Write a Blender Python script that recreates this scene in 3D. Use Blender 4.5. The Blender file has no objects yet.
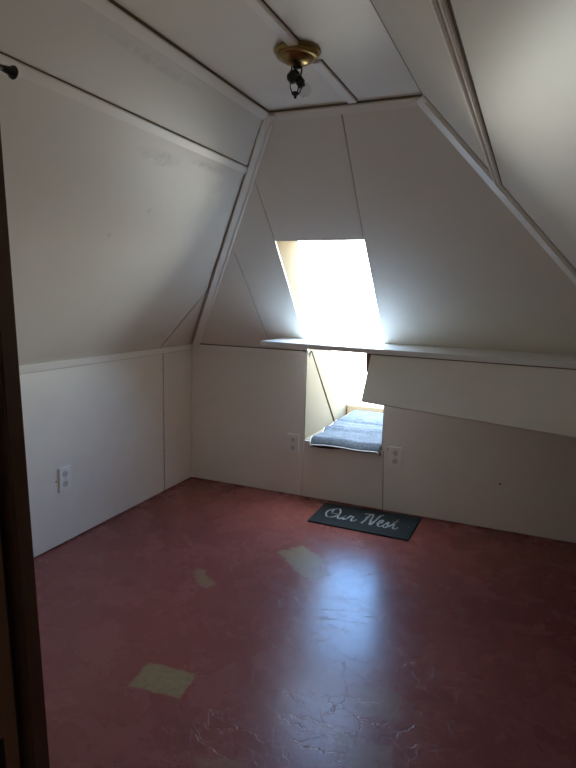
import bpy, bmesh, math, random
from mathutils import Vector, Matrix
SC = bpy.context.scene
COL = SC.collection
V = Vector

# ------------------------------------------------------------------ camera
YAW, PITCH, ROLL = 0.4007, 0.1577, 0.0258
CAM = V((2.2671, -3.5389, 1.3901))
F_PX = 571.0
fwd = V((-math.sin(YAW)*math.cos(PITCH), math.cos(YAW)*math.cos(PITCH), -math.sin(PITCH)))
rgt = V((math.cos(YAW), math.sin(YAW), 0))
up = rgt.cross(fwd)
r2 = math.cos(ROLL)*rgt + math.sin(ROLL)*up
u2 = -math.sin(ROLL)*rgt + math.cos(ROLL)*up
cd = bpy.data.cameras.new('camera')
cam = bpy.data.objects.new('camera', cd)
COL.objects.link(cam)
cam.matrix_world = Matrix(((r2.x, u2.x, -fwd.x, CAM.x), (r2.y, u2.y, -fwd.y, CAM.y),
                           (r2.z, u2.z, -fwd.z, CAM.z), (0, 0, 0, 1)))
cd.sensor_fit = 'AUTO'
cd.sensor_width = 36.0
cd.lens = F_PX/768*36
cd.clip_start = 0.02
SC.camera = cam

# ------------------------------------------------------------------ world: a clear bright sky over pale ground
SKY_STRENGTH = 23.5
w = bpy.data.worlds.new('sky'); SC.world = w
w.use_nodes = True
wn = w.node_tree.nodes; wl = w.node_tree.links
wn.clear()
tc = wn.new('ShaderNodeTexCoord'); sp = wn.new('ShaderNodeSeparateXYZ')
mr = wn.new('ShaderNodeMapRange'); mr.inputs[1].default_value = -1; mr.inputs[2].default_value = 1
cr = wn.new('ShaderNodeValToRGB')
els = cr.color_ramp.elements
els[0].position = 0.0; els[0].color = (0.62, 0.57, 0.46, 1)
els[1].position = 1.0; els[1].color = (0.62, 0.74, 0.90, 1)
for pos, c in ((0.46, (0.95, 0.92, 0.80, 1)), (0.50, (1.5, 1.52, 1.45, 1)), (0.57, (1.40, 1.55, 1.62, 1)), (0.635, (1.05, 1.22, 1.36, 1)), (0.695, (0.22, 0.46, 0.90, 1)), (0.79, (0.20, 0.44, 0.90, 1)), (0.86, (0.50, 0.66, 0.90, 1))):
    e = els.new(pos); e.color = c
bg = wn.new('ShaderNodeBackground'); bg.inputs[1].default_value = SKY_STRENGTH
wo = wn.new('ShaderNodeOutputWorld')
wl.new(tc.outputs['Generated'], sp.inputs[0]); wl.new(sp.outputs[2], mr.inputs[0])
wl.new(mr.outputs[0], cr.inputs[0]); wl.new(cr.outputs[0], bg.inputs[0]); wl.new(bg.outputs[0], wo.inputs[0])

# ------------------------------------------------------------------ the room's measures
K, H, A, B, C, W = 1.0, 2.2212, 1.0024, 1.0633, 1.7616, 2.9525
X1, X2 = 0.901, 1.4348          # the window recess, left and right cheek
ZT, S = 1.675, 0.405            # head of the opening on the slope, sill
YF = -3.05                      # front wall with the doorway
def bk(x, z): return V((x, -A*(z-K)/(H-K), z))
def lf(y, z): return V((B*(z-K)/(H-K), y, z))
def rt(y, z): return V((W-(W-C)*(z-K)/(H-K), y, z))
nb = V((0, -(H-K), -A)).normalized()        # into the room
nl = V((H-K, 0, -B)).normalized()
nr = V((-(H-K), 0, -(W-C))).normalized()
def roof_y(z): return -0.24-0.97*(z-1.70)

# daylight portal across the skylight (guides the sky's own light, adds none)
pz0, pz1 = 0.44, 1.72
pd = bpy.data.lights.new('skylight_portal', 'AREA'); pd.shape = 'RECTANGLE'
pd.size = X2-X1+0.02
pc = V(((X1+X2)/2, (roof_y(pz0)+roof_y(pz1))/2+0.03, (pz0+pz1)/2))
pup = V((0, roof_y(pz1)-roof_y(pz0), pz1-pz0)); pd.size_y = pup.length+0.02; pup.normalize()
pn = V((1, 0, 0)).cross(pup)            # lamp +Z, away from the room
if pn.y < 0: pn = -pn
px = pup.cross(pn)
pd.cycles.is_portal = True
po = bpy.data.objects.new('skylight_portal', pd); COL.objects.link(po)
po.matrix_world = Matrix(((px.x, pup.x, pn.x, pc.x), (px.y, pup.y, pn.y, pc.y), (px.z, pup.z, pn.z, pc.z), (0, 0, 0, 1)))

vs = SC.view_settings
SC.display_settings.display_device = 'sRGB'
vs.view_transform = 'Standard'; vs.look = 'None'; vs.exposure = 0.0; vs.gamma = 1.0
vs.use_curve_mapping = False
SC.cycles.max_bounces = 16; SC.cycles.diffuse_bounces = 12; SC.cycles.glossy_bounces = 6
SC.cycles.transparent_max_bounces = 16
SC.cycles.caustics_reflective = False
SC.cycles.sample_clamp_indirect = 6.0

# ------------------------------------------------------------------ materials
def new_mat(name):
    m = bpy.data.materials.new(name); m.use_nodes = True
    nt = m.node_tree; b = nt.nodes['Principled BSDF']
    return m, nt, b
def math_node(nt, op, a, b=None, c=None):
    n = nt.nodes.new('ShaderNodeMath'); n.operation = op
    for i, v in enumerate((a, b, c)):
        if v is None: continue
        if isinstance(v, (int, float)): n.inputs[i].default_value = v
        else: nt.links.new(v, n.inputs[i])
    return n.outputs[0]
def noise(nt, scale, detail=3, rough=0.5, vec=None, dist=0.0):
    n = nt.nodes.new('ShaderNodeTexNoise'); n.inputs['Scale'].default_value = scale
    n.inputs['Detail'].default_value = detail; n.inputs['Roughness'].default_value = rough
    n.inputs['Distortion'].default_value = dist
    if vec is not None: nt.links.new(vec, n.inputs['Vector'])
    return n
def obj_co(nt): 
    return nt.nodes.new('ShaderNodeTexCoord').outputs['Object']
def mix_col(nt, fac, a, b):
    n = nt.nodes.new('ShaderNodeMix'); n.data_type = 'RGBA'
    for i, v in ((0, fac), (6, a), (7, b)):
        if isinstance(v, (int, float)): n.inputs[i].default_value = v
        elif isinstance(v, tuple): n.inputs[i].default_value = v
        else: nt.links.new(v, n.inputs[i])
    return n.outputs[2]
def bump(nt, b, height, strength, dist=0.01):
    n = nt.nodes.new('ShaderNodeBump'); n.inputs['Strength'].default_value = strength
    n.inputs['Distance'].default_value = dist
    nt.links.new(height, n.inputs['Height']); nt.links.new(n.outputs[0], b.inputs['Normal'])
def ramp(nt, v, lo, hi):
    n = nt.nodes.new('ShaderNodeMapRange'); n.inputs[1].default_value = lo; n.inputs[2].default_value = hi
    nt.links.new(v, n.inputs[0]); return n.outputs[0]

def paint(name, col, dirt=(0.5, 0.45, 0.38), amount=0.25, rough=0.45, orange=0.06, spec=0.5, smudge=()):
    m, nt, b = new_mat(name)
    co = obj_co(nt)
    n1 = noise(nt, 2.3, 5, 0.6, co, 0.6)
    f = ramp(nt, n1.outputs[0], 0.45, 0.75)
    n2 = noise(nt, 38, 4, 0.6, co)
    sp_ = ramp(nt, n2.outputs[0], 0.68, 0.74)
    fac = math_node(nt, 'MULTIPLY', math_node(nt, 'MAXIMUM', math_node(nt, 'MULTIPLY', f, 0.5), math_node(nt, 'MULTIPLY', sp_, 0.7)), amount)
    c = mix_col(nt, fac, (*col, 1), (*dirt, 1))
    if smudge:
        sx = nt.nodes.new('ShaderNodeSeparateXYZ'); nt.links.new(co, sx.inputs[0])
        sn = noise(nt, 22, 4, 0.7, co)
        tot = None
        for (y, z, hy, hz, st) in smudge:
            dy = math_node(nt, 'DIVIDE', math_node(nt, 'SUBTRACT', sx.outputs[1], y), hy)
            dz = math_node(nt, 'DIVIDE', math_node(nt, 'SUBTRACT', sx.outputs[2], z), hz)
            d = math_node(nt, 'ADD', math_node(nt, 'MULTIPLY', dy, dy), math_node(nt, 'MULTIPLY', dz, dz))
            k = math_node(nt, 'MULTIPLY', math_node(nt, 'MAXIMUM', math_node(nt, 'SUBTRACT', 1.0, d), 0.0), st)
            tot = k if tot is None else math_node(nt, 'MAXIMUM', tot, k)
        c = mix_col(nt, math_node(nt, 'MULTIPLY', tot, ramp(nt, sn.outputs[0], 0.35, 0.65)), c, (0.22, 0.20, 0.17, 1))
    nt.links.new(c, b.inputs['Base Color'])
    b.inputs['Roughness'].default_value = rough; b.inputs['Specular IOR Level'].default_value = spec
    n3 = noise(nt, 90, 2, 0.5, co)
    bump(nt, b, n3.outputs[0], orange, 0.004)
    return m
def plain(name, col, rough=0.5, metal=0.0, var=0.15, scale=30):
    m, nt, b = new_mat(name)
    n1 = noise(nt, scale, 3, 0.55, obj_co(nt))
    c = mix_col(nt, n1.outputs[0], tuple(x*(1-var) for x in col)+(1,), tuple(min(1, x*(1+var)) for x in col)+(1,))
    nt.links.new(c, b.inputs['Base Color'])
    b.inputs['Roughness'].default_value = rough; b.inputs['Metallic'].default_value = metal
    return m
def wood(name, c1, c2, rough=0.4, axis=2, scale=14):
    m, nt, b = new_mat(name)
    mp = nt.nodes.new('ShaderNodeMapping'); nt.links.new(obj_co(nt), mp.inputs[0])
    s = [scale]*3; s[axis] = scale*0.08
    mp.inputs['Scale'].default_value = s
    n1 = noise(nt, 3, 6, 0.65, mp.outputs[0], 1.2)
    c = mix_col(nt, ramp(nt, n1.outputs[0], 0.3, 0.7), (*c1, 1), (*c2, 1))
    nt.links.new(c, b.inputs['Base Color']); b.inputs['Roughness'].default_value = rough
    bump(nt, b, n1.outputs[0], 0.15, 0.003)
    return m

M = {}
M['wall'] = paint('off_white_wall_paint', (0.925, 0.895, 0.835))
M['slope'] = paint('off_white_slope_paint', (0.88, 0.845, 0.77), amount=0.2)
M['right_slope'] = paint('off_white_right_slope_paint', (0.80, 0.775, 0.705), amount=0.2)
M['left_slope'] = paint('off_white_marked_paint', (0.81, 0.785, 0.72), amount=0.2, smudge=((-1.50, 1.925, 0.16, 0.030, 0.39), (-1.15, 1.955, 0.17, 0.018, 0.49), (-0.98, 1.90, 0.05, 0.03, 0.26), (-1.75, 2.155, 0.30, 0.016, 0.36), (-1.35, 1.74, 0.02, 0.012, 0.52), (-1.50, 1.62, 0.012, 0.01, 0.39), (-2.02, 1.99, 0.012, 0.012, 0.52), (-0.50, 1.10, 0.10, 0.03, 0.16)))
M['trim'] = paint('white_trim_paint', (0.94, 0.92, 0.87), amount=0.15, rough=0.35)
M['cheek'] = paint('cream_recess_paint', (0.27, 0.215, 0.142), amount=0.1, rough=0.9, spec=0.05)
M['gap'] = plain('dark_gap', (0.05, 0.04, 0.032), 0.9)
M['shadow_strip'] = plain('dark_shadow_strip', (0.17, 0.145, 0.105), 0.9)  # colour of the strips that paint shadow lines along the trim
M['browngap'] = plain('brown_gap_wood', (0.16, 0.09, 0.045), 0.8)
M['shelf'] = paint('white_shelf_paint', (0.84, 0.84, 0.83), amount=0.35, rough=0.3)
M['panel'] = paint('hinged_panel_paint', (0.87, 0.85, 0.795), amount=0.3)
M['plate'] = plain('ivory_plastic', (0.93, 0.925, 0.90), 0.3, 0, 0.03)
M['receptacle'] = plain('grey_ivory_plastic', (0.73, 0.72, 0.68), 0.35, 0, 0.03)
M['slot'] = plain('dark_slots', (0.03, 0.03, 0.03), 0.6)
M['screw'] = plain('steel_screw', (0.55, 0.53, 0.5), 0.35, 0.8)
M['darkwood'] = wood('dark_stained_wood', (0.095, 0.046, 0.026), (0.155, 0.080, 0.046))
M['jambwood'] = wood('brown_stained_wood', (0.15, 0.075, 0.042), (0.22, 0.115, 0.065))
M['bracketwood'] = wood('bracket_wood', (0.16, 0.085, 0.05), (0.24, 0.13, 0.08))
M['rawwood'] = wood('bare_pine', (0.62, 0.45, 0.27), (0.75, 0.58, 0.38), 0.6, 0)
M['black'] = plain('black_iron', (0.018, 0.018, 0.02), 0.4, 0.2)
M['bronze'] = plain('dark_bronze', (0.03, 0.025, 0.02), 0.35, 0.6)
M['hall'] = paint('hall_paint', (0.40, 0.37, 0.32))
M['rightwall'] = wood('bounce_cutting_brown', (0.14, 0.08, 0.05), (0.24, 0.15, 0.09), 0.6)  # unseen wall, brown boards made up to cut bounce light

m, nt, b = new_mat('aged_brass')
n1 = noise(nt, 26, 4, 0.6, obj_co(nt))
nt.links.new(mix_col(nt, ramp(nt, n1.outputs[0], 0.35, 0.7), (0.42, 0.29, 0.10, 1), (0.22, 0.15, 0.06, 1)), b.inputs['Base Color'])
b.inputs['Metallic'].default_value = 1; b.inputs['Roughness'].default_value = 0.28
M['brass'] = m

# glass: clear panes and bulbs, light passes straight through with a faint reflection
def glass(name, refl, tint=(0.97, 0.985, 0.98)):
    m = bpy.data.materials.new(name); m.use_nodes = True; nt = m.node_tree; nt.nodes.clear()
    t = nt.nodes.new('ShaderNodeBsdfTransparent'); t.inputs[0].default_value = (*tint, 1)
    g = nt.nodes.new('ShaderNodeBsdfGlossy'); g.inputs['Roughness'].default_value = 0.02
    lw = nt.nodes.new('ShaderNodeLayerWeight'); lw.inputs[0].default_value = 0.5
    mx = nt.nodes.new('ShaderNodeMixShader'); o = nt.nodes.new('ShaderNodeOutputMaterial')
    nt.links.new(math_node(nt, 'MULTIPLY_ADD', math_node(nt, 'POWER', lw.outputs['Facing'], 4.0), 0.6, refl), mx.inputs[0]); nt.links.new(t.outputs[0], mx.inputs[1])
    nt.links.new(g.outputs[0], mx.inputs[2]); nt.links.new(mx.outputs[0], o.inputs[0])
    return m
M['pane'] = glass('window_glass', 0.05)
M['bulb'] = glass('bulb_glass', 0.05, (0.93, 0.94, 0.93))

# blue blanket: woven, paler on the raised ribs
m, nt, b = new_mat('blue_woven_blanket')
co = obj_co(nt)
n1 = noise(nt, 75, 3, 0.6, co); n2 = noise(nt, 9, 4, 0.6, co)
f = math_node(nt, 'ADD', math_node(nt, 'MULTIPLY', n1.outputs[0], 0.6), math_node(nt, 'MULTIPLY', n2.outputs[0], 0.4))
nt.links.new(mix_col(nt, ramp(nt, f, 0.35, 0.65), (0.046, 0.056, 0.068, 1), (0.135, 0.150, 0.172, 1)), b.inputs['Base Color'])
b.inputs['Roughness'].default_value = 0.95
bump(nt, b, n1.outputs[0], 0.6, 0.004)
M['blanket'] = m
M['piping'] = plain('white_blanket_edging', (0.80, 0.80, 0.78), 0.9)
M['foam'] = plain('dark_under_pad', (0.035, 0.04, 0.05), 0.9)

# doormat
m, nt, b = new_mat('black_ribbed_rubber')
co = obj_co(nt)
n1 = noise(nt, 160, 3, 0.6, co); n2 = noise(nt, 12, 3, 0.6, co)
nt.links.new(mix_col(nt, n2.outputs[0], (0.018, 0.023, 0.025, 1), (0.036, 0.043, 0.045, 1)), b.inputs['Base Color'])
b.inputs['Roughness'].default_value = 0.9; b.inputs['Specular IOR Level'].default_value = 0.15; bump(nt, b, n1.outputs[0], 0.5, 0.004)
M['mat'] = m
m, nt, b = new_mat('chalk_white_print')
n1 = noise(nt, 70, 4, 0.7, obj_co(nt))
nt.links.new(mix_col(nt, ramp(nt, n1.outputs[0], 0.42, 0.62), (0.42, 0.44, 0.45, 1), (0.11, 0.12, 0.13, 1)), b.inputs['Base Color'])
b.inputs['Roughness'].default_value = 0.8
M['print'] = m

# red floor: mottled worn vinyl, bald olive patches, cracks and scratches, a waxy gloss
m, nt, b = new_mat('red_worn_vinyl')
co = obj_co(nt)
n1 = noise(nt, 5.5, 6, 0.65, co, 0.5); n2 = noise(nt, 42, 4, 0.6, co); n3 = noise(nt, 1.3, 3, 0.5, co)
f = math_node(nt, 'ADD', math_node(nt, 'MULTIPLY', n1.outputs[0], 0.6), math_node(nt, 'MULTIPLY', n2.outputs[0], 0.4))
c = mix_col(nt, ramp(nt, f, 0.36, 0.66), (0.20, 0.052, 0.045, 1), (0.265, 0.075, 0.064, 1))
c = mix_col(nt, math_node(nt, 'MULTIPLY', ramp(nt, n3.outputs[0], 0.45, 0.75), 0.45), c, (0.31, 0.097, 0.066, 1))
# cracks
wv = nt.nodes.new('ShaderNodeMix'); wv.data_type = 'RGBA'; wv.blend_type = 'ADD'; wv.inputs[0].default_value = 0.15
nd = noise(nt, 6, 4, 0.6, co)
nt.links.new(co, wv.inputs[6]); nt.links.new(nd.outputs['Color'], wv.inputs[7])
vo = nt.nodes.new('ShaderNodeTexVoronoi'); vo.feature = 'DISTANCE_TO_EDGE'; vo.inputs['Scale'].default_value = 9.0
nt.links.new(wv.outputs[2], vo.inputs['Vector'])
cut = noise(nt, 4.2, 2, 0.5, co)
line = math_node(nt, 'MULTIPLY', math_node(nt, 'SUBTRACT', 1.0, ramp(nt, vo.outputs['Distance'], 0.0, 0.012)),
                 math_node(nt, 'MULTIPLY', ramp(nt, cut.outputs[0], 0.44, 0.58), 0.7))
# seams of the sheet, long faint lines
mp = nt.nodes.new('ShaderNodeMapping'); mp.inputs['Scale'].default_value = (1.6, 9, 1); mp.inputs['Rotation'].default_value = (0, 0, 1.25)
nt.links.new(wv.outputs[2], mp.inputs[0])
vo2 = nt.nodes.new('ShaderNodeTexVoronoi'); vo2.feature = 'DISTANCE_TO_EDGE'; vo2.inputs['Scale'].default_value = 2.2
nt.links.new(mp.outputs[0], vo2.inputs['Vector'])
cut2 = noise(nt, 2.6, 2, 0.5, co)
line2 = math_node(nt, 'MULTIPLY', math_node(nt, 'SUBTRACT', 1.0, ramp(nt, vo2.outputs['Distance'], 0.0, 0.014)),
                  ramp(nt, cut2.outputs[0], 0.44, 0.58))
lines = math_node(nt, 'MAXIMUM', line, line2)
c = mix_col(nt, math_node(nt, 'MULTIPLY', lines, 0.35), c, (0.12, 0.05, 0.04, 1))
# bald patches
PATCH = [(1.150, -1.985, 0.098, 0.066, 0.10, 0.92, 0.022), (1.245, -0.865, 0.115, 0.085, -0.55, 0.80, 0.09), (1.335, -0.985, 0.075, 0.06, -0.6, 0.60, 0.08),
         (0.905, -1.300, 0.060, 0.030, -0.6, 0.60, 0.05), (0.84, -1.235, 0.025, 0.03, 0.2, 0.55, 0.03),
         (1.890, -1.760, 0.070, 0.075, 0.15, 0.30, 0.07),
         (1.90, -2.010, 0.085, 0.060, 0.1, 0.36, 0.05), (1.53, -2.235, 0.075, 0.03, 0.3, 0.35, 0.05)]
sx = nt.nodes.new('ShaderNodeSeparateXYZ'); nt.links.new(co, sx.inputs[0])
nz = noise(nt, 16, 4, 0.65, co); nzs = nt.nodes.new('ShaderNodeSeparateColor'); nt.links.new(nz.outputs['Color'], nzs.inputs[0])
tot = None
for (x, y, hx, hy, an, st, rag) in PATCH:
    dx = math_node(nt, 'ADD', math_node(nt, 'SUBTRACT', sx.outputs[0], x), math_node(nt, 'MULTIPLY', math_node(nt, 'SUBTRACT', nzs.outputs[0], 0.5), rag*1.6))
    dy = math_node(nt, 'ADD', math_node(nt, 'SUBTRACT', sx.outputs[1], y), math_node(nt, 'MULTIPLY', math_node(nt, 'SUBTRACT', nzs.outputs[1], 0.5), rag*1.6))
    ca, sa = math.cos(an), math.sin(an)
    ux = math_node(nt, 'ADD', math_node(nt, 'MULTIPLY', dx, ca), math_node(nt, 'MULTIPLY', dy, sa))
    uy = math_node(nt, 'SUBTRACT', math_node(nt, 'MULTIPLY', dy, ca), math_node(nt, 'MULTIPLY', dx, sa))
    d = math_node(nt, 'MAXIMUM', math_node(nt, 'SUBTRACT', math_node(nt, 'ABSOLUTE', ux), hx), math_node(nt, 'SUBTRACT', math_node(nt, 'ABSOLUTE', uy), hy))
    k = math_node(nt, 'MULTIPLY', math_node(nt, 'SUBTRACT', 1.0, ramp(nt, d, -0.004, 0.006)), st)
    tot = k if tot is None else math_node(nt, 'MAXIMUM', tot, k)
pc_ = mix_col(nt, ramp(nt, n2.outputs[0], 0.4, 0.68), (0.30, 0.215, 0.095, 1), (0.20, 0.125, 0.06, 1))
c = mix_col(nt, tot, c, pc_)
nt.links.new(c, b.inputs['Base Color'])
rgh = math_node(nt, 'ADD', 0.20, math_node(nt, 'MULTIPLY', n1.outputs[0], 0.14))
nt.links.new(math_node(nt, 'ADD', rgh, math_node(nt, 'MULTIPLY', tot, 0.12)), b.inputs['Roughness'])
b.inputs['Specular IOR Level'].default_value = 0.30
hgt = math_node(nt, 'SUBTRACT', math_node(nt, 'MULTIPLY', math_node(nt, 'ADD', n3.outputs[0], math_node(nt, 'MULTIPLY', n2.outputs[0], 0.30)), 0.5), math_node(nt, 'MULTIPLY', lines, 0.42))
hgt = math_node(nt, 'SUBTRACT', hgt, math_node(nt, 'MULTIPLY', tot, 0.25))
bump(nt, b, hgt, 0.35, 0.004)
M['floor'] = m

# ------------------------------------------------------------------ mesh helpers
class MB:
    def __init__(s): s.bm = bmesh.new()
    def prism(s, pts, off, mi=0):
        pts = [V(p) for p in pts]; off = V(off)
        a = [s.bm.verts.new(p) for p in pts]; c = [s.bm.verts.new(p+off) for p in pts]
        fs = [s.bm.faces.new(a), s.bm.faces.new(c[::-1])]
        n = len(pts)
        for i in range(n):
            fs.append(s.bm.faces.new((a[i], c[i], c[(i+1) % n], a[(i+1) % n])))
        for f in fs: f.material_index = mi
        return s
    def hull8(s, p, mi=0):      # p: 4 + 4 corners
        v = [s.bm.verts.new(V(q)) for q in p]
        for q in ((0, 1, 2, 3), (7, 6, 5, 4), (0, 4, 5, 1), (1, 5, 6, 2), (2, 6, 7, 3), (3, 7, 4, 0)):
            s.bm.faces.new([v[i] for i in q]).material_index = mi
        return s
    def box(s, lo, hi, mi=0):
        x0, y0, z0 = lo; x1, y1, z1 = hi
        return s.prism([(x0, y0, z0), (x1, y0, z0), (x1, y1, z0), (x0, y1, z0)], (0, 0, z1-z0), mi)
    def tube(s, pts, r, n=10, mi=0, cap=True):
        pts = [V(p) for p in pts]
        rs = r if isinstance(r, (list, tuple)) else [r]*len(pts)
        rings = []; ref = None
        for i, p in enumerate(pts):
            t = (pts[min(i+1, len(pts)-1)]-pts[max(i-1, 0)]).normalized()
            if ref is None: ref = t.orthogonal().normalized()
            ref = (ref-t*ref.dot(t)).normalized(); o = t.cross(ref)
            rings.append([s.bm.verts.new(p+(ref*math.cos(2*math.pi*k/n)+o*math.sin(2*math.pi*k/n))*rs[i]) for k in range(n)])
        for a, c in zip(rings, rings[1:]):
            for k in range(n):
                f = s.bm.faces.new((a[k], a[(k+1) % n], c[(k+1) % n], c[k])); f.smooth = True; f.material_index = mi
        if cap:
            s.bm.faces.new(rings[0][::-1]).material_index = mi; s.bm.faces.new(rings[-1]).material_index = mi
        return s
    def lathe(s, prof, origin, axis=(0, 0, 1), n=32, mi=0):
        o = V(origin); ax = V(axis).normalized(); u = ax.orthogonal().normalized(); w_ = ax.cross(u)
        rings = []
        for r, h in prof:
            if r < 1e-6: rings.append([s.bm.verts.new(o+ax*h)])
            else: rings.append([s.bm.verts.new(o+ax*h+(u*math.cos(2*math.pi*k/n)+w_*math.sin(2*math.pi*k/n))*r) for k in range(n)])
        for a, c in zip(rings, rings[1:]):
            for k in range(n):
                q = [a[k % len(a)], a[(k+1) % len(a)], c[(k+1) % len(c)], c[k % len(c)]]
                q = list(dict.fromkeys(q))
                if len(q) > 2:
                    f = s.bm.faces.new(q); f.smooth = True; f.material_index = mi
        return s
    def build(s, name, mats, parent=None, bevel=0.0, seg=2, origin=None):
        bm = s.bm
        bmesh.ops.recalc_face_normals(bm, faces=bm.faces)
        if bevel: bmesh.ops.bevel(bm, geom=list(bm.edges), offset=bevel, segments=seg, affect='EDGES', clamp_overlap=True)
        if origin is not None: bmesh.ops.translate(bm, verts=bm.verts, vec=-V(origin))
        me = bpy.data.meshes.new(name); bm.to_mesh(me); bm.free()
        o = bpy.data.objects.new(name, me); COL.objects.link(o)
        for m_ in (mats if isinstance(mats, (list, tuple)) else [mats]): me.materials.append(m_)
        if origin is not None: o.location = origin
        if parent is not None:
            o.parent = parent
            o.matrix_parent_inverse = Matrix.Translation(-V(parent.location))
        return o
def tag(o, label, cat, group=None, kind=None):
    o['label'] = label; o['category'] = cat
    if group: o['group'] = group
    if kind: o['kind'] = kind
    return o
def empty(name, loc):
    o = bpy.data.objects.new(name, None); COL.objects.link(o); o.location = loc; o.empty_display_size = 0.05
    return o
def struct(o, label, cat): return tag(o, label, cat, None, 'structure')
def board(p0, p1, side, n, width, thick, mb=None):    # flat strip from p0 to p1, growing sideways, standing off along n
    mb = mb or MB(); side = V(side).normalized(); n = V(n).normalized()
    p0, p1 = V(p0), V(p1)
    return mb.prism([p0, p1, p1+side*width, p0+side*width], n*thick)

# ------------------------------------------------------------------ setting: floor, walls, ceiling
G = 0.003      # half width of a panel seam
TH = 0.012
def panels(polys, n, backing, name, mat, extra=None):
    """thin wall boards with real joints over a dark backing; n points into the room"""
    mb = MB()
    for p in polys: mb.prism(p, -V(n)*TH, 0)
    for p in backing: mb.prism([V(q)-V(n)*TH for q in p], -V(n)*0.05, 1)
    if extra: extra(mb)
    return mb.build(name, [mat, M['gap']])

fl = MB().box((-0.12, -4.5, -0.06), (W+0.12, 0.04, 0)).build('floor', M['floor'])
struct(fl, 'worn red vinyl floor with bald olive patches and scratches', 'floor')

# left knee wall: long board, then a narrow one beside the corner
zb = 0.007
def nail(mb, c, n, r=0.003):
    mb.lathe([(0, 0.0008), (r, 0.0006), (r, 0)], c, n, 10, 1)
def lw_extra(mb):
    nail(mb, (0.0, -1.325, 0.365), (1, 0, 0), 0.0045)
    for z in (0.93, 0.86, 0.55, 0.3, 0.1): nail(mb, (0, -0.362, z), (1, 0, 0), 0.003)
wl_ = panels([[(0, YF, zb), (0, -0.355, zb), (0, -0.355, K), (0, YF, K)],
              [(0, -0.345, zb), (0, -0.004, zb), (0, -0.004, K), (0, -0.345, K)]], (1, 0, 0),
             [[(0, YF-0.1, -0.02), (0, 0.05, -0.02), (0, 0.05, K+0.005), (0, YF-0.1, K+0.005)]], 'wall_left', M['wall'], lw_extra)
struct(wl_, 'low white knee wall on the left with a seam near the corner', 'wall')

# back knee wall: left board, board under the recess, long right board
def wb_extra(mb):
    nail(mb, (2.167, 0, 0.291), (0, -1, 0), 0.006)
    nail(mb, (1.475, 0, 0.70), (0, -1, 0), 0.004); nail(mb, (1.475, 0, 0.415), (0, -1, 0), 0.004)
wb_ = panels([[(0, 0, 0.004), (X1-0.016, 0, 0.004), (X1-0.004, 0, S), (X1-0.004, 0, K), (0, 0, K)],
              [(X1-0.012, 0, 0.004), (X2+0.026, 0, 0.004), (X2+0.012, 0, S-0.004), (X1-0.002, 0, S-0.004)],
              [(X2+0.032, 0, 0.004), (W, 0, 0.004), (W, 0, K), (X2+0.001, 0, K), (X2+0.004, 0, S), (X2+0.016, 0, S-0.005)]], (0, -1, 0),
             [[(-0.06, 0, -0.02), (X1-0.004, 0, -0.02), (X1-0.004, 0, K+0.005), (-0.06, 0, K+0.005)],
              [(X1-0.004, 0, -0.02), (X2+0.004, 0, -0.02), (X2+0.004, 0, S-0.012), (X1-0.004, 0, S-0.012)],
              [(X2+0.004, 0, -0.02), (W+0.06, 0, -0.02), (W+0.06, 0, K+0.005), (X2+0.004, 0, K+0.005)]], 'wall_back', M['wall'], wb_extra)
struct(wb_, 'low white knee wall at the back below the sloped ceiling', 'wall')
wr_ = MB().prism([(W, YF-0.1, -0.02), (W, 0.06, -0.02), (W, 0.06, K+0.01), (W, YF-0.1, K+0.01)], (0.06, 0, 0)).build('wall_right', M['rightwall'])
struct(wr_, 'low unseen knee wall on the right, made brown to cut bounce light', 'wall')

# slopes
def hipx(z): return B*(z-K)/(H-K)
def zb_at_x(x): return K+(H-K)*x/B          # where the left hip crosses x
def P(x, z): return bk(x, z)
zj1, zj2 = zb_at_x(0.63), zb_at_x(X1-0.004)
def backing_slope(pts, n): return [V(p) for p in pts]
cs = panels([[P(0, K), P(0.645-G, K), P(0.615-G, zb_at_x(0.615))],
             [P(0.645+G, K), P(X1+0.010, K), P(X1, ZT), P(X1-0.02-G, zb_at_x(X1-0.02)), P(0.615+G, zb_at_x(0.615))],
             [P(X1+G, ZT), P(X2-0.022, ZT), P(X2-0.030-G, H), P(B, H), P(X1-0.02+G, zb_at_x(X1-0.02))],
             [P(X2+0.006, K), P(W, K), P(C, H), P(X2-0.030+G, H), P(X2-0.022+G, ZT)]], nb,
            [[P(-0.03, K-0.0), P(X1-0.003, K), P(X1-0.003, ZT+0.003), P(X1-0.003, H), P(B-0.03, H+0.02)],
             [P(X1-0.003, ZT+0.003), P(X2+0.003, ZT+0.003), P(X2+0.003, H+0.02), P(X1-0.003, H+0.02)],
             [P(X2+0.003, K), P(W+0.03, K), P(C+0.03, H+0.02), P(X2+0.003, H+0.02)]], 'ceiling_back_slope', M['slope'])
struct(cs, 'sloped white back ceiling with the opening of the window recess', 'ceiling')

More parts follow.
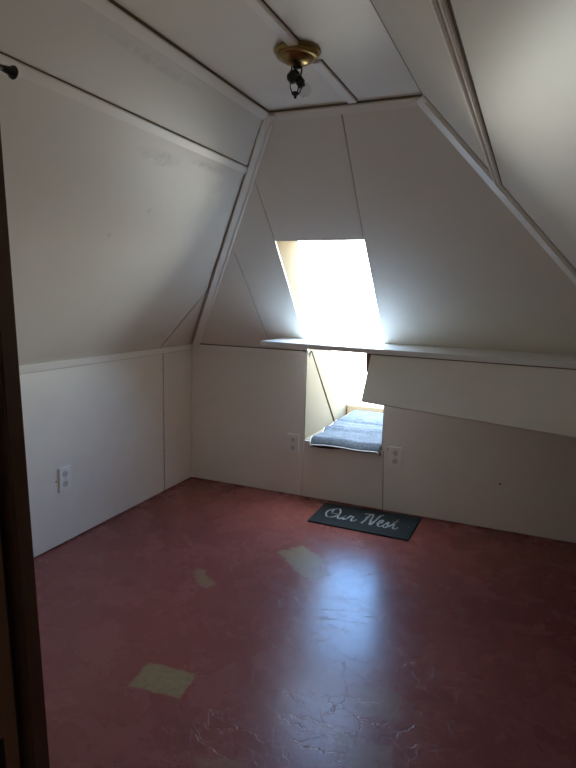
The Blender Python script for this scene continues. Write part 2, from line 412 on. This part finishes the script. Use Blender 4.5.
zt35 = K+(H-K)*0.35/A
cl = panels([[lf(YF, K), lf(-0.405, K), lf(-0.355, zt35), lf(-A, H), lf(YF, H)],
             [lf(-0.393, K), lf(0, K), lf(-0.345, zt35-0.006)]], nl,
            [[lf(YF-0.1, K), lf(0.03, K), lf(-A+0.03, H+0.01), lf(YF-0.1, H+0.01)]], 'ceiling_left_slope', M['left_slope'])
struct(cl, 'sloped white ceiling on the left with a triangular corner board', 'ceiling')
cr_ = panels([[rt(YF, K), rt(0, K), rt(-A, H), rt(YF, H)]], nr,
             [[rt(YF-0.1, K), rt(0.03, K), rt(-A+0.03, H+0.01), rt(YF-0.1, H+0.01)]], 'ceiling_right_slope', M['right_slope'])
struct(cr_, 'sloped white ceiling on the right', 'ceiling')
ct = panels([[(B, YF, H), (1.468, YF, H), (1.468, -A, H), (B, -A, H)], [(1.4715, YF, H), (C, YF, H), (C, -A, H), (1.4715, -A, H)]], (0, 0, -1),
            [[(B-0.05, YF-0.1, H), (C+0.05, YF-0.1, H), (C+0.05, -A+0.05, H), (B-0.05, -A+0.05, H)]], 'ceiling', M['slope'])
struct(ct, 'narrow flat white ceiling strip between the slopes', 'ceiling')

# recess in the back slope: two cheeks, head, sill
def yz(x, pts): return [V((x, y, z)) for y, z in pts]
HY = roof_y(1.715)
ZQ = 0.46
d0, d1 = (0.085, 0.997), (0.66, S+0.02)
slope_head = (-A*(ZT-K)/(H-K), ZT)
mb = MB()
t = 0.014
mb.prism(yz(X1, [(0.0015, S), (0.614, S), (0.078, 1.0), (0.05, K-0.035), (0.0015, K)]), (-t, 0, 0), 0)
mb.prism(yz(X1, [(0.655, S), (1.04, S), (HY, 1.715), slope_head, (0.001, K+0.002), (0.092, 1.008)]), (-t, 0, 0), 0)
mb.prism([V((X1-t, y, z)) for y, z in [(0.03, S-0.05), (1.1, S-0.05), (HY+0.03, 1.76), (slope_head[0]+0.03, 1.76), (slope_head[0]+0.04, ZT), (0.04, K)]], (-0.03, 0, 0), 1)
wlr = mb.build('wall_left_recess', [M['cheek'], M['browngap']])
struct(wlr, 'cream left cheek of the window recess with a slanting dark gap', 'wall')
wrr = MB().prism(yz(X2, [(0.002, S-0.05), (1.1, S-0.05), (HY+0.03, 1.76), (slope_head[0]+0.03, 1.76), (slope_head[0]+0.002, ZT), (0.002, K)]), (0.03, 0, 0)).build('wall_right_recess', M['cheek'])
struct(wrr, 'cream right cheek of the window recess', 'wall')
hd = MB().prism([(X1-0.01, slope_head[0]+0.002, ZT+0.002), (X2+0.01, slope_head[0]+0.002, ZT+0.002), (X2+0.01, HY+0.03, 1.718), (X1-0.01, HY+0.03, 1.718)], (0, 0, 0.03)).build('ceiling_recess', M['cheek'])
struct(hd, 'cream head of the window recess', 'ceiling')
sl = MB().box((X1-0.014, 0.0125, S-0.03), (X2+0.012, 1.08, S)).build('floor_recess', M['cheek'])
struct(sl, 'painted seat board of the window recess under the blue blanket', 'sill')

# the sloped window
win = empty('window_1', ((X1+X2)/2, roof_y(1.08), 1.08))
struct(win, 'bright sloped roof window at the back of the recess', 'window')
rd = V((0, -0.97, 1)).normalized(); rn = V((0, 1, 0.97)).normalized()
q0 = V((0, roof_y(0.42), 0.42)); q1 = V((0, roof_y(1.715), 1.715)); Ln = (q1-q0).length
def rp(x, s_, d): return V((x, 0, 0))+q0+rd*s_+rn*d
fw_ = 0.028
def rbox(x0, x1, s0, s1, d0_, d1_, mb): return mb.hull8([rp(x0, s0, d0_), rp(x1, s0, d0_), rp(x1, s1, d0_), rp(x0, s1, d0_), rp(x0, s0, d1_), rp(x1, s0, d1_), rp(x1, s1, d1_), rp(x0, s1, d1_)])
mb = MB()
rbox(X1-0.03, X1+0.001, 0, Ln, 0.012, 0.06, mb); rbox(X2-0.001, X2+0.03, 0, Ln, 0.012, 0.06, mb)
rbox(X1-0.02, X2+0.02, Ln-0.012, Ln+0.03, 0.012, 0.06, mb); rbox(X1-0.02, X2+0.02, -0.06, fw_+0.03, 0.012, 0.06, mb)
mb.build('window_frame', M['trim'], win)
mb = MB(); rbox(X1+0.005, X2-0.005, 0.03, Ln-0.005, 0.03, 0.034, mb); mb.build('window_glass', M['pane'], win)
mb = MB().box((X1+0.004, 0.93, S+0.0), (X2-0.004, 0.985, S+0.095))
mb.build('window_sill', M['rawwood'], win, 0.012, 3)

# front wall around the doorway the picture is taken from, and the dim landing behind it
JX, LEAN = 1.762, -0.0385
def jx(z): return JX+LEAN*z
mb = MB()
y0, y1 = YF, YF-0.08
def fw(pts): mb.prism([V((x, y0, z)) for x, z in pts], (0, y1-y0, 0))
DH = 2.02
fw([(-0.06, -0.02), (jx(0)-0.03, -0.02), (jx(DH)-0.03, DH), (0.98*B*(DH-K)/(H-K), H+0.05), (-0.06, H+0.05)])
fw([(0.5, DH), (2.95, DH), (2.95, H+0.05), (0.5, H+0.05)])
fw([(2.62, -0.02), (W+0.06, -0.02), (W+0.06, DH), (2.62, DH)])
struct(mb.build('wall_front', M['hall']), 'front wall around the doorway', 'wall')
mb = MB()
mb.box((0.9, -4.46, -0.02), (0.95, YF-0.08, 2.3)); mb.box((W+0.05, -4.46, -0.02), (W+0.1, YF-0.08, 2.3)); mb.box((0.9, -4.5, -0.02), (W+0.1, -4.44, 2.3))
struct(mb.build('wall_landing', M['hall']), 'walls of the landing outside the doorway', 'wall')
struct(MB().box((0.85, -4.5, 2.25), (W+0.12, YF-0.02, 2.31)).build('ceiling_landing', M['hall']), 'ceiling of the landing outside the doorway', 'ceiling')

door = empty('door_1', (JX, YF-0.05, 0))
struct(door, 'dark brown door jamb at the left edge of the view', 'door')
def lean_box(xa, xb, ya, yb, z0, z1, mb):
    return mb.hull8([(jx(z0)+xa, ya, z0), (jx(z0)+xb, ya, z0), (jx(z0)+xb, yb, z0), (jx(z0)+xa, yb, z0),
                     (jx(z1)+xa, ya, z1), (jx(z1)+xb, ya, z1), (jx(z1)+xb, yb, z1), (jx(z1)+xa, yb, z1)])
mb = MB(); lean_box(-0.05, 0, YF-0.020, YF+0.005, 0.0, DH+0.02, mb); mb.build('door_casing', M['darkwood'], door, 0.002, 2)
mb = MB(); lean_box(-0.05, -0.022, YF-0.040, YF-0.018, 0.0, DH+0.02, mb); mb.build('door_stop_shaded', M['gap'], door)  # near-black colour stands for the shadow inside the rabbet
mb = MB(); lean_box(-0.05, -0.004, YF-0.088, YF-0.036, 0.0, DH+0.02, mb); mb.build('door_jamb', M['jambwood'], door, 0.002, 2)
mb = MB(); lean_box(-0.05, 0.0, YF-0.10, YF-0.089, 0.0, DH+0.02, mb); mb.build('door_trim', M['hall'], door)
mb = MB(); lean_box(-0.006, -0.0025, YF-0.078, YF-0.058, 0.815, 0.855, mb)
sk = mb.build('strike_plate', M['bronze'], door)
mb = MB(); lean_box(-0.006, -0.0025, YF-0.076, YF-0.062, 0.875, 0.885, mb); mb.build('latch_mark', M['bronze'], door)

# ------------------------------------------------------------------ trim strips
nh_l = (nb+nl).normalized(); nh_r = (nb+nr).normalized()
tn = [0]
def trim(mb, label, mat=None, bevel=0.0025, shadow_lines=()):
    # dark strips standing in for the shadow gap beside the batten, (p0, p1, side, normal, width)
    tn[0] += 1
    o = struct(mb.build('trim_%d' % tn[0], mat or M['trim'], None, bevel, 2), label, 'trim')
    for p0, p1, sd, n, wd in shadow_lines:
        board(p0, p1, sd, n, wd, 0.0012).build('batten_shadow', M['shadow_strip'], o)
    return o
def hip_board(p0, p1, nh, wid, th, off):
    p0, p1 = V(p0), V(p1); ax = (p1-p0).normalized(); sd = nh.cross(ax).normalized()
    return MB().prism([p0-sd*wid/2+nh*off, p1-sd*wid/2+nh*off, p1+sd*wid/2+nh*off, p0+sd*wid/2+nh*off], nh*th)
hl0, hl1 = V((0.042, -0.02, K+0.02)), V((B, -A, H-0.0))
hr0, hr1 = V((W-0.03, -0.02, K+0.02)), V((C, -A, H))
axl = (hl1-hl0).normalized(); sdl = nh_l.cross(axl).normalized()
if sdl.x > 0: sdl = -sdl                                # towards the left slope
trim(hip_board(hl0, hl1-axl*0.006, nh_l, 0.052, 0.014, 0.016), 'white batten along the left hip between the two slopes')
trim(hip_board(hl0-sdl*0.017, hl1-axl*0.03-sdl*0.017, nh_l, 0.014, 0.007, 0.030), 'narrow bead on the left hip batten')
trim(hip_board(hr0, hr1+(hr0-hr1).normalized()*0.004, nh_r, 0.062, 0.012, 0.014), 'white batten along the right hip between the two slopes')
ax_ = (hr1-hr0).normalized(); sd_ = nh_r.cross(ax_).normalized()
if sd_.x < 0: sd_ = -sd_
trim(hip_board(hr0+sd_*0.016, hr1+(hr0-hr1).normalized()*0.03+sd_*0.016, nh_r, 0.018, 0.008, 0.026), 'narrow raised bead on the right hip batten')
# dark strips on the slopes stand for the shadow beside the hip battens
def hip_on(plane, p0z, p1z, y_off):    # points on a slope, shifted from the hip towards the camera
    return [plane(-A*(z-K)/(H-K)-y_off, z) for z in (p0z, p1z)]
sl_dn = (lf(0, K)-lf(0, H)).normalized()
bk_dn = (bk(0, K)-bk(0, H)).normalized()
sr_dn = (rt(0, K)-rt(0, H)).normalized()
yv = V((0, 1, 0))
def on_left(p): return p-nl*((p-V((0, 0, K))).dot(nl))
q0_, q1_ = [on_left(hl0.lerp(hl1, t_)+nh_l*0.016+sdl*0.026) for t_ in (0.02, 0.955)]
struct(board(q0_, q1_, sdl, nl, 0.005, 0.001).build('trim_21', M['shadow_strip']), 'dark strip painted as shadow beside the left hip batten', 'trim')
q0_, q1_ = hip_on(rt, 1.25, H-0.02, 0.052)
struct(board(q0_, q1_, -yv, nr, 0.005, 0.001).build('trim_22', M['shadow_strip']), 'dark strip painted as shadow beside the right hip batten', 'trim')
trim(board(lf(YF+0.01, H)+sl_dn*0.010, lf(-A-0.02, H)+sl_dn*0.010, sl_dn, nl, 0.038, 0.020), 'white batten along the top of the left slope', None, 0.004,
     [(lf(YF+0.01, H)+sl_dn*0.001, lf(-A-0.0, H)+sl_dn*0.001, sl_dn, nl, 0.009)])
trim(board(bk(B+0.03, H)+bk_dn*0.010, bk(C-0.02, H)+bk_dn*0.010, bk_dn, nb, 0.034, 0.020), 'white batten along the top of the back slope', None, 0.004,
     [(bk(B, H)+bk_dn*0.001, bk(C, H)+bk_dn*0.001, bk_dn, nb, 0.009)])
yl2 = -A*(2.0-K)/(H-K)
trim(board(lf(YF+0.01, 2.012), lf(yl2-0.035, 2.012), sl_dn, nl, 0.034, 0.013), 'flat batten running along the left slope', None, 0.0025,
     [(lf(YF+0.01, 2.015), lf(yl2-0.035, 2.015), sl_dn, nl, 0.005)])
yrb = -A*(1.895-K)/(H-K)-0.035
trim(board(rt(YF+0.01, 1.912), rt(yrb, 1.912), sr_dn, nr, 0.038, 0.012), 'white batten running along the right slope', None, 0.0025,
     [(rt(YF+0.01, 1.912)+sr_dn*0.038, rt(yrb, 1.912)+sr_dn*0.038, sr_dn, nr, 0.006)])
trim(board(rt(YF+0.01, 1.905)+nr*0.012, rt(yrb, 1.905)+nr*0.012, sr_dn, nr, 0.016, 0.008), 'narrow raised bead on the right slope batten')
struct(board(rt(YF+0.01, H)+sr_dn*0.001, rt(-A, H)+sr_dn*0.001, sr_dn, nr, 0.006, 0.001).build('trim_23', M['shadow_strip']), 'dark strip painted as shadow between flat ceiling and right slope', 'trim')
# ceiling batten, broken by the lamp
trim(MB().box((1.432, YF+0.01, H-0.014), (1.470, -1.642, H)), 'ceiling batten on the near side of the brass lamp', None, 0.0025,
     [(V((1.470, YF+0.01, H)), V((1.470, -1.645, H)), V((1, 0, 0)), V((0, 0, -1)), 0.006)])
trim(MB().box((1.446, -1.475, H-0.012), (1.487, -A-0.01, H)), 'ceiling batten on the far side of the brass lamp', None, 0.0025,
     [(V((1.487, -1.475, H)), V((1.487, -A-0.01, H)), V((1, 0, 0)), V((0, 0, -1)), 0.006)])
# knee wall caps
trim(MB().prism([(0, YF+0.01, K-0.030), (0.013, YF+0.01, K-0.030), (0.022, YF+0.01, K+0.009), (0.008, YF+0.01, K+0.009)], (0, -YF-0.02, 0)), 'white cap strip along the top of the left knee wall', None, 0.002,
     [((0, YF+0.01, K-0.030), (0, -0.01, K-0.030), (0, 0, -1), (1, 0, 0), 0.003)])
trim(MB().box((0.02, -0.016, K-0.016), (X1-0.03, 0, K+0.010)), 'thin cap strip on the back knee wall left of the recess', None, 0.0025,
     [(bk(0.03, K+0.018), bk(X1-0.006, K+0.018), bk_dn, nb, 0.010)])
trim(MB().box((X2+0.02, -0.012, K-0.02), (W-0.02, 0, K+0.012)), 'thin cap strip on the back knee wall behind the shelf')
# corner bead between the two knee walls
trim(MB().box((0.0, -0.014, 0.004), (0.012, 0.0, K-0.036)), 'corner bead between the left and back knee walls', M['wall'])

# ------------------------------------------------------------------ things
# shelf board across the window
ZS = 1.10
def shelf_front(x): return -0.422-(x-0.765)*0.0734
mb = MB()
ys = -A*(ZS-K)/(H-K)
sx0, sx1 = 0.757, 2.80
mb.prism([(sx0, ys+0.0, ZS), (sx1, ys+0.0, ZS), (sx1, shelf_front(sx1), ZS), (sx0, shelf_front(sx0), ZS)], (0, 0, -0.028))
# its back edge follows the slope
sh = mb.build('wall_shelf', M['shelf'], None, 0.002, 2, (sx0, ys, ZS))
tag(sh, 'long white painted shelf board running across the window recess', 'shelf')

mb = MB().prism([V((x, shelf_front(x)+o_, ZS-0.028)) for x, o_ in ((1.462, 0.024), (2.79, 0.024), (2.79, 0.052), (1.462, 0.052))], (0, 0, -0.035))
mb.build('light_stop', M['bracketwood'], sh)  # hidden strip added to block light between shelf and hanging board
# board hanging below the shelf, swung out at its foot
def pl(x, y, z): return V((x, y, z))
tl, tr = pl(1.458, shelf_front(1.458)+0.008, ZS-0.033), pl(2.79, shelf_front(2.79)+0.008, ZS-0.033)
bl = pl(1.460, -0.632, 0.832); brr = pl(2.487, -0.733, 0.785)
bx = brr+(brr-bl)*((2.79-2.487)/(2.487-1.46))
pnrm = (tr-tl).cross(bl-tl).normalized()
if pnrm.y > 0: pnrm = -pnrm
mb = MB().prism([tl, tr, bx, bl], -pnrm*0.012)
hp = mb.build('hanging_panel', M['panel'], None, 0.0015, 2, tl)
tag(hp, 'wide white board hanging under the shelf with its foot swung outward', 'panel')
# bracket behind it
mb = MB()
bxx = 1.425
mb.prism([(bxx, ys-0.02, ZS-0.028), (bxx, shelf_front(bxx)+0.03, ZS-0.028), (bxx, shelf_front(bxx)+0.035, ZS-0.135), (bxx, shelf_front(bxx)+0.07, ZS-0.145), (bxx, ys-0.02, ZS-0.09)], (0.02, 0, 0))
br_ = mb.build('shelf_bracket', M['bracketwood'], None, 0.002, 2, (bxx, ys-0.1, ZS-0.03))
tag(br_, 'brown wooden bracket under the shelf beside the hanging board', 'bracket')

# wall outlets
def outlet(origin, n, label):
    n = V(n); u = V((0, 0, 1)); s_ = u.cross(n)
    root = empty('wall_outlet', origin)
    o = V(origin)
    def q(a, b_, c): return o+s_*a+u*b_+n*c
    def slab(a0, a1, b0, b1, c0, c1, mb): return mb.prism([q(a0, b0, c0), q(a1, b0, c0), q(a1, b1, c0), q(a0, b1, c0)], n*(c1-c0))
    mb = MB(); slab(-0.044, 0.044, -0.066, 0.066, 0.0, 0.009, mb); mb.build('cover_plate', M['plate'], root, 0.003, 3)
    for sgn in (1, -1):
        mb = MB()
        pts = []
        for k in range(24):
            a = 2*math.pi*k/24
            pts.append(q(max(-0.0165, min(0.0165, 0.02*math.cos(a))), sgn*0.027+0.019*math.sin(a)*0.95, 0.008))
        mb.prism(pts, n*0.004)
        rc = mb.build('receptacle', M['receptacle'], root, 0.0008, 1)
        mb = MB()
        for a in (-0.0065, 0.0065): slab(a-0.0013, a+0.0013, sgn*0.027-0.001, sgn*0.027+0.008, 0.0118, 0.0126, mb)
        mb.lathe([(0, 0.0126), (0.0028, 0.0126), (0.0028, 0.0118)], o+u*(sgn*0.027-0.009), n, 12)
        mb.build('slots', M['slot'], rc)
    MB().lathe([(0, 0.0115), (0.003, 0.0108), (0.0036, 0.0088)], o, n, 14).build('screw', M['screw'], root)
    return tag(root, label, 'outlet', 'wall outlets')
outlet((0, -1.266, 0.366), (1, 0, 0), 'white outlet with square cover plate on the left wall')
outlet((0.820, 0, 0.371), (0, -1, 0), 'white outlet on back wall just left of the recess')
outlet((1.530, 0, 0.371), (0, -1, 0), 'white outlet on back wall under the hanging board')

# doormat with script lettering
mc = V((1.402, -0.222, 0))
dm = empty('doormat', mc)
tag(dm, 'black doormat with white script lettering below the window recess', 'doormat')
ma = [V((1.088, -0.399, 0)), V((1.716, -0.408, 0)), V((1.724, -0.026, 0)), V((1.086, -0.056, 0))]
MB().prism([p+V((0, 0, 0.0005)) for p in ma], (0, 0, 0.008)).build('mat_pad', M['mat'], dm, 0.003, 2)
def mp_uv(u, v):     # u along the mat, v from front edge to back
    a = ma[0].lerp(ma[1], u); c_ = ma[3].lerp(ma[2], u)
    return a.lerp(c_, v)
def catmull(pts, n=7):
    out = []
    for i in range(len(pts)-1):
        p0, p1, p2, p3 = pts[max(i-1, 0)], pts[i], pts[i+1], pts[min(i+2, len(pts)-1)]
        for k in range(n):
            t_ = k/n
            out.append(tuple(0.5*(2*p1[j]+(p2[j]-p0[j])*t_+(2*p0[j]-5*p1[j]+4*p2[j]-p3[j])*t_*t_+(3*p1[j]-p0[j]-3*p2[j]+p3[j])*t_**3) for j in (0, 1)))
    out.append(pts[-1]); return out
STROKES = [
 # O with its entry curl
 [(.155, .74), (.115, .66), (.105, .52), (.125, .38), (.165, .32), (.21, .38), (.235, .52), (.225, .68), (.19, .78), (.155, .72), (.15, .60), (.175, .52), (.22, .54)],
 # u r
 [(.235, .54), (.245, .42), (.258, .33), (.28, .34), (.298, .46), (.303, .54), (.302, .42), (.312, .33), (.33, .36), (.348, .47), (.353, .56), (.366, .52), (.385, .52), (.384, .42), (.394, .33), (.415, .34), (.432, .42)],
 # N
 [(.47, .72), (.50, .78), (.52, .72), (.515, .50), (.50, .30)],
 [(.505, .56), (.53, .76), (.553, .74), (.565, .50), (.585, .30), (.607, .52), (.622, .76), (.65, .82)],
 # e s t
 [(.635, .42), (.665, .46), (.682, .54), (.668, .60), (.650, .52), (.652, .38), (.675, .31), (.705, .38), (.732, .56), (.742, .46), (.747, .35), (.728, .29), (.712, .34)],
 [(.747, .34), (.772, .42), (.795, .60), (.803, .76), (.797, .50), (.805, .33), (.828, .32), (.848, .40)],
 [(.768, .60), (.80, .63), (.838, .66)],
 [(.925, .50), (.945, .51)],
]
mb = MB()
for si, st in enumerate(STROKES):
    pts = catmull(st)
    wds = [0.0075 if len(st) > 2 else 0.006]*len(pts)
    prev = None
    P3 = [mp_uv(u, v) for u, v in pts]
    Ls, Rs = [], []
    for k, p in enumerate(P3):
        t_ = (P3[min(k+1, len(P3)-1)]-P3[max(k-1, 0)]).normalized()
        nn = V((-t_.y, t_.x, 0))
        wd = 0.0028+0.0032*abs(t_.y)
        Ls.append(p+nn*wd); Rs.append(p-nn*wd)
    for k in range(len(P3)-1):
        mb.prism([q_+V((0, 0, 0.0082)) for q_ in (Ls[k], Ls[k+1], Rs[k+1], Rs[k])], (0, 0, 0.0008))
    if si in (0, 1, 3, 6, 7):       # O / ur / N / est / the tick after the words
        lt = mb.build('lettering', M['print'], dm); mb = MB()
        lt['label'] = {0: 'white script letter O', 1: 'white script letters ur', 3: 'white script letter N', 6: 'white script letters est', 7: 'small white dash after the words'}[si]

# folded blue blanket on the recess seat
random.seed(4)
bk_root = empty('blanket', ((X1+X2)/2, 0.4, S))
tag(bk_root, 'folded blue blanket with white edging lying in the window recess', 'blanket')
from mathutils import noise as mnoise
NX, NY = 46, 70
bm = bmesh.new()
def bl_xy(u, v):
    yb = -0.045+0.93*v
    x0 = X1+0.030+0.035*v+0.02*math.sin(v*7)-0.006*math.sin(v*21)
    x1 = X2+0.000-0.004*math.sin(v*9)
    if v < 0.10: x0 += 0.03*(0.10-v)/0.10
    return x0+(x1-x0)*u, yb
def bl_z(u, v, x, y):
    h = 0.030
    h += 0.007*mnoise.noise(V((x*5, y*4, 1.3)))+0.003*mnoise.noise(V((x*17, y*15, 3.3)))
    h -= 0.024*math.exp(-((v-0.40-0.05*u)/0.022)**2)         # crease of the fold
    h += 0.014*math.exp(-((v-0.34-0.05*u)/0.05)**2)
    h -= 0.012*math.exp(-((v-0.66+0.04*u)/0.02)**2)
    h += 0.022*max(0, (v-0.55))/0.45
    if v < 0.06: h -= 0.040*((0.06-v)/0.06)**1.5
    ed = min(u, 1-u)
    if ed < 0.05: h -= 0.014*(1-ed/0.05)**2
    return S+0.004+max(h, -0.024)
top = []
for j in range(NY+1):
    row = []
    for i in range(NX+1):
        u, v = i/NX, j/NY; x, y = bl_xy(u, v)
        row.append(bm.verts.new((x, y, bl_z(u, v, x, y))))
    top.append(row)
for j in range(NY):
    for i in range(NX):
        f = bm.faces.new((top[j][i], top[j][i+1], top[j+1][i+1], top[j+1][i])); f.smooth = True
loop = [top[0][i].co.copy() for i in range(NX+1)]
leftedge = [top[j][0].co.copy() for j in range(NY+1)]
backedge = [top[NY][i].co.copy() for i in range(NX+1)]
bnd = [e_ for e_ in bm.edges if e_.is_boundary]
ex = bmesh.ops.extrude_edge_only(bm, edges=bnd)
for v_ in [g for g in ex['geom'] if isinstance(g, bmesh.types.BMVert)]:
    v_.co.z = max(v_.co.z-0.010, S+0.001) if v_.co.y > 0.003 else v_.co.z-0.009
mb = MB(); mb.bm.free(); mb.bm = bm
mb.build('blanket_cloth', M['blanket'], bk_root)
mb = MB(); mb.tube([p+V((0, -0.003, -0.004)) for p in loop], 0.004, 8); mb.tube([p+V((-0.002, 0, -0.003)) for p in leftedge], 0.0038, 8)
mb.build('edging', M['piping'], bk_root)
# dark pad peeping out under the front edge
pts = [p for p in loop]
mb = MB()
for k in range(len(pts)-1):
    a, c_ = pts[k], pts[k+1]
    da = 0.016+0.012*math.sin(min(1, k/len(pts)*2.2)*math.pi); dc = 0.016+0.012*math.sin(min(1, (k+1)/len(pts)*2.2)*math.pi)
    mb.hull8([a+V((0, 0.004, -0.006)), c_+V((0, 0.004, -0.006)), V((c_.x, -0.003, c_.z-0.006)), V((a.x, -0.003, a.z-0.006)),
              a+V((0, 0.008, -da)), c_+V((0, 0.008, -dc)), V((c_.x, -0.003, c_.z-dc)), V((a.x, -0.003, a.z-da))])
mb.build('pad', M['foam'], bk_root)

# ceiling lamp
lc = V((1.438, -1.575, H))
LS = 0.88
lamp = empty('ceiling_lamp', lc)
tag(lamp, 'old brass ceiling lamp with dark sockets and a bare clear bulb', 'lamp')
def lp(x, y, z): return lc+V((x, y, z))*LS
def sc(prof): return [(r*LS, h*LS) for r, h in prof]
MB().lathe(sc([(0, 0), (0.088, 0), (0.092, -0.003), (0.093, -0.008), (0.089, -0.012), (0.081, -0.012), (0.080, -0.020), (0.083, -0.024), (0.079, -0.029), (0.070, -0.029),
            (0.066, -0.032), (0.060, -0.039), (0.048, -0.047), (0.034, -0.053), (0.024, -0.055), (0.020, -0.060), (0.010, -0.063), (0, -0.063)]), lc, (0, 0, 1), 56).build('canopy', M['brass'], lamp)
MB().lathe(sc([(0.0, -0.060), (0.015, -0.060), (0.016, -0.066), (0.010, -0.071), (0, -0.072)]), lc, (0, 0, 1), 24).build('canopy_nut', M['bronze'], lamp)
for dx, dy in ((-0.019, -0.004), (0.016, 0.006)):
    MB().tube([lp(dx, dy, -0.050), lp(dx*1.15, dy, -0.078), lp(dx*0.9, dy, -0.098)], 0.0027, 10).build('hanger', M['black'], lamp)
# a ribbed drum socket and a smaller holder beside it that carries the bulb
MB().lathe(sc([(0, 0.027), (0.012, 0.027), (0.018, 0.021), (0.0195, 0.016), (0.024, 0.014), (0.0245, 0.004), (0.022, 0.002), (0.0245, 0.0), (0.024, -0.010), (0.019, -0.018), (0.012, -0.023), (0, -0.024)]),
           lp(-0.012, -0.006, -0.100), (0.6, 0.25, 0.75), 28).build('socket', M['black'], lamp)
MB().lathe(sc([(0, 0.024), (0.009, 0.024), (0.014, 0.018), (0.016, 0.004), (0.018, 0.002), (0.018, -0.006), (0.014, -0.014), (0.013, -0.022), (0, -0.022)]),
           lp(0.014, 0.004, -0.116), (-0.35, -0.2, 0.9), 24).build('bulb_holder', M['bronze'], lamp)
for dx, dy in ((-0.026, -0.004), (0.014, -0.012), (0.020, 0.008)):
    MB().tube([lp(dx, dy, -0.108), lp(dx*0.95, dy, -0.138), lp(dx*0.6, dy*0.6, -0.158), lp(-0.004, 0, -0.163)], 0.0021, 8).build('guard_wire', M['black'], lamp)
MB().lathe(sc([(0, 0.008), (0.013, 0.006), (0.016, 0.0), (0.012, -0.005), (0.005, -0.007), (0.007, -0.012), (0.004, -0.017), (0, -0.019)]), lp(-0.004, 0, -0.161), (0, 0, 1), 18).build('finial', M['black'], lamp)
prof = [(0.027*math.sin(math.pi*k/18), -0.027*math.cos(math.pi*k/18)) for k in range(0, 16)]
prof += [(0.0115, 0.027), (0.011, 0.036)]
MB().lathe(sc(prof), lp(0.028, 0.016, -0.146), (-0.45, -0.25, 0.85), 32).build('bulb', M['bulb'], lamp)

# black curtain rod end at the upper left
fc = V((0.942, -2.333, 1.950))
rod = empty('curtain_rod', fc)
tag(rod, 'black curtain rod with flared end along the left slope', 'curtain rod')
MB().tube([fc+V((0, -0.015, 0)), fc+V((0, -0.66, -0.004))], 0.0075, 14).build('rod', M['black'], rod)
MB().lathe([(0, 0), (0.016, 0), (0.018, -0.003), (0.017, -0.007), (0.012, -0.013), (0.010, -0.022), (0.0085, -0.034), (0.0075, -0.04)], fc, (0, 1, 0), 24).build('finial', M['black'], rod)
bkp = fc+V((0, -0.45, -0.003))
dn = -nl
dist = (bkp-V((0, 0, K))).dot(nl)
mb = MB().tube([bkp, bkp+dn*dist], 0.005, 10)
mb.lathe([(0, 0), (0.02, 0), (0.02, 0.005), (0.006, 0.008)], bkp+dn*dist, nl, 18)
mb.build('bracket', M['black'], rod)
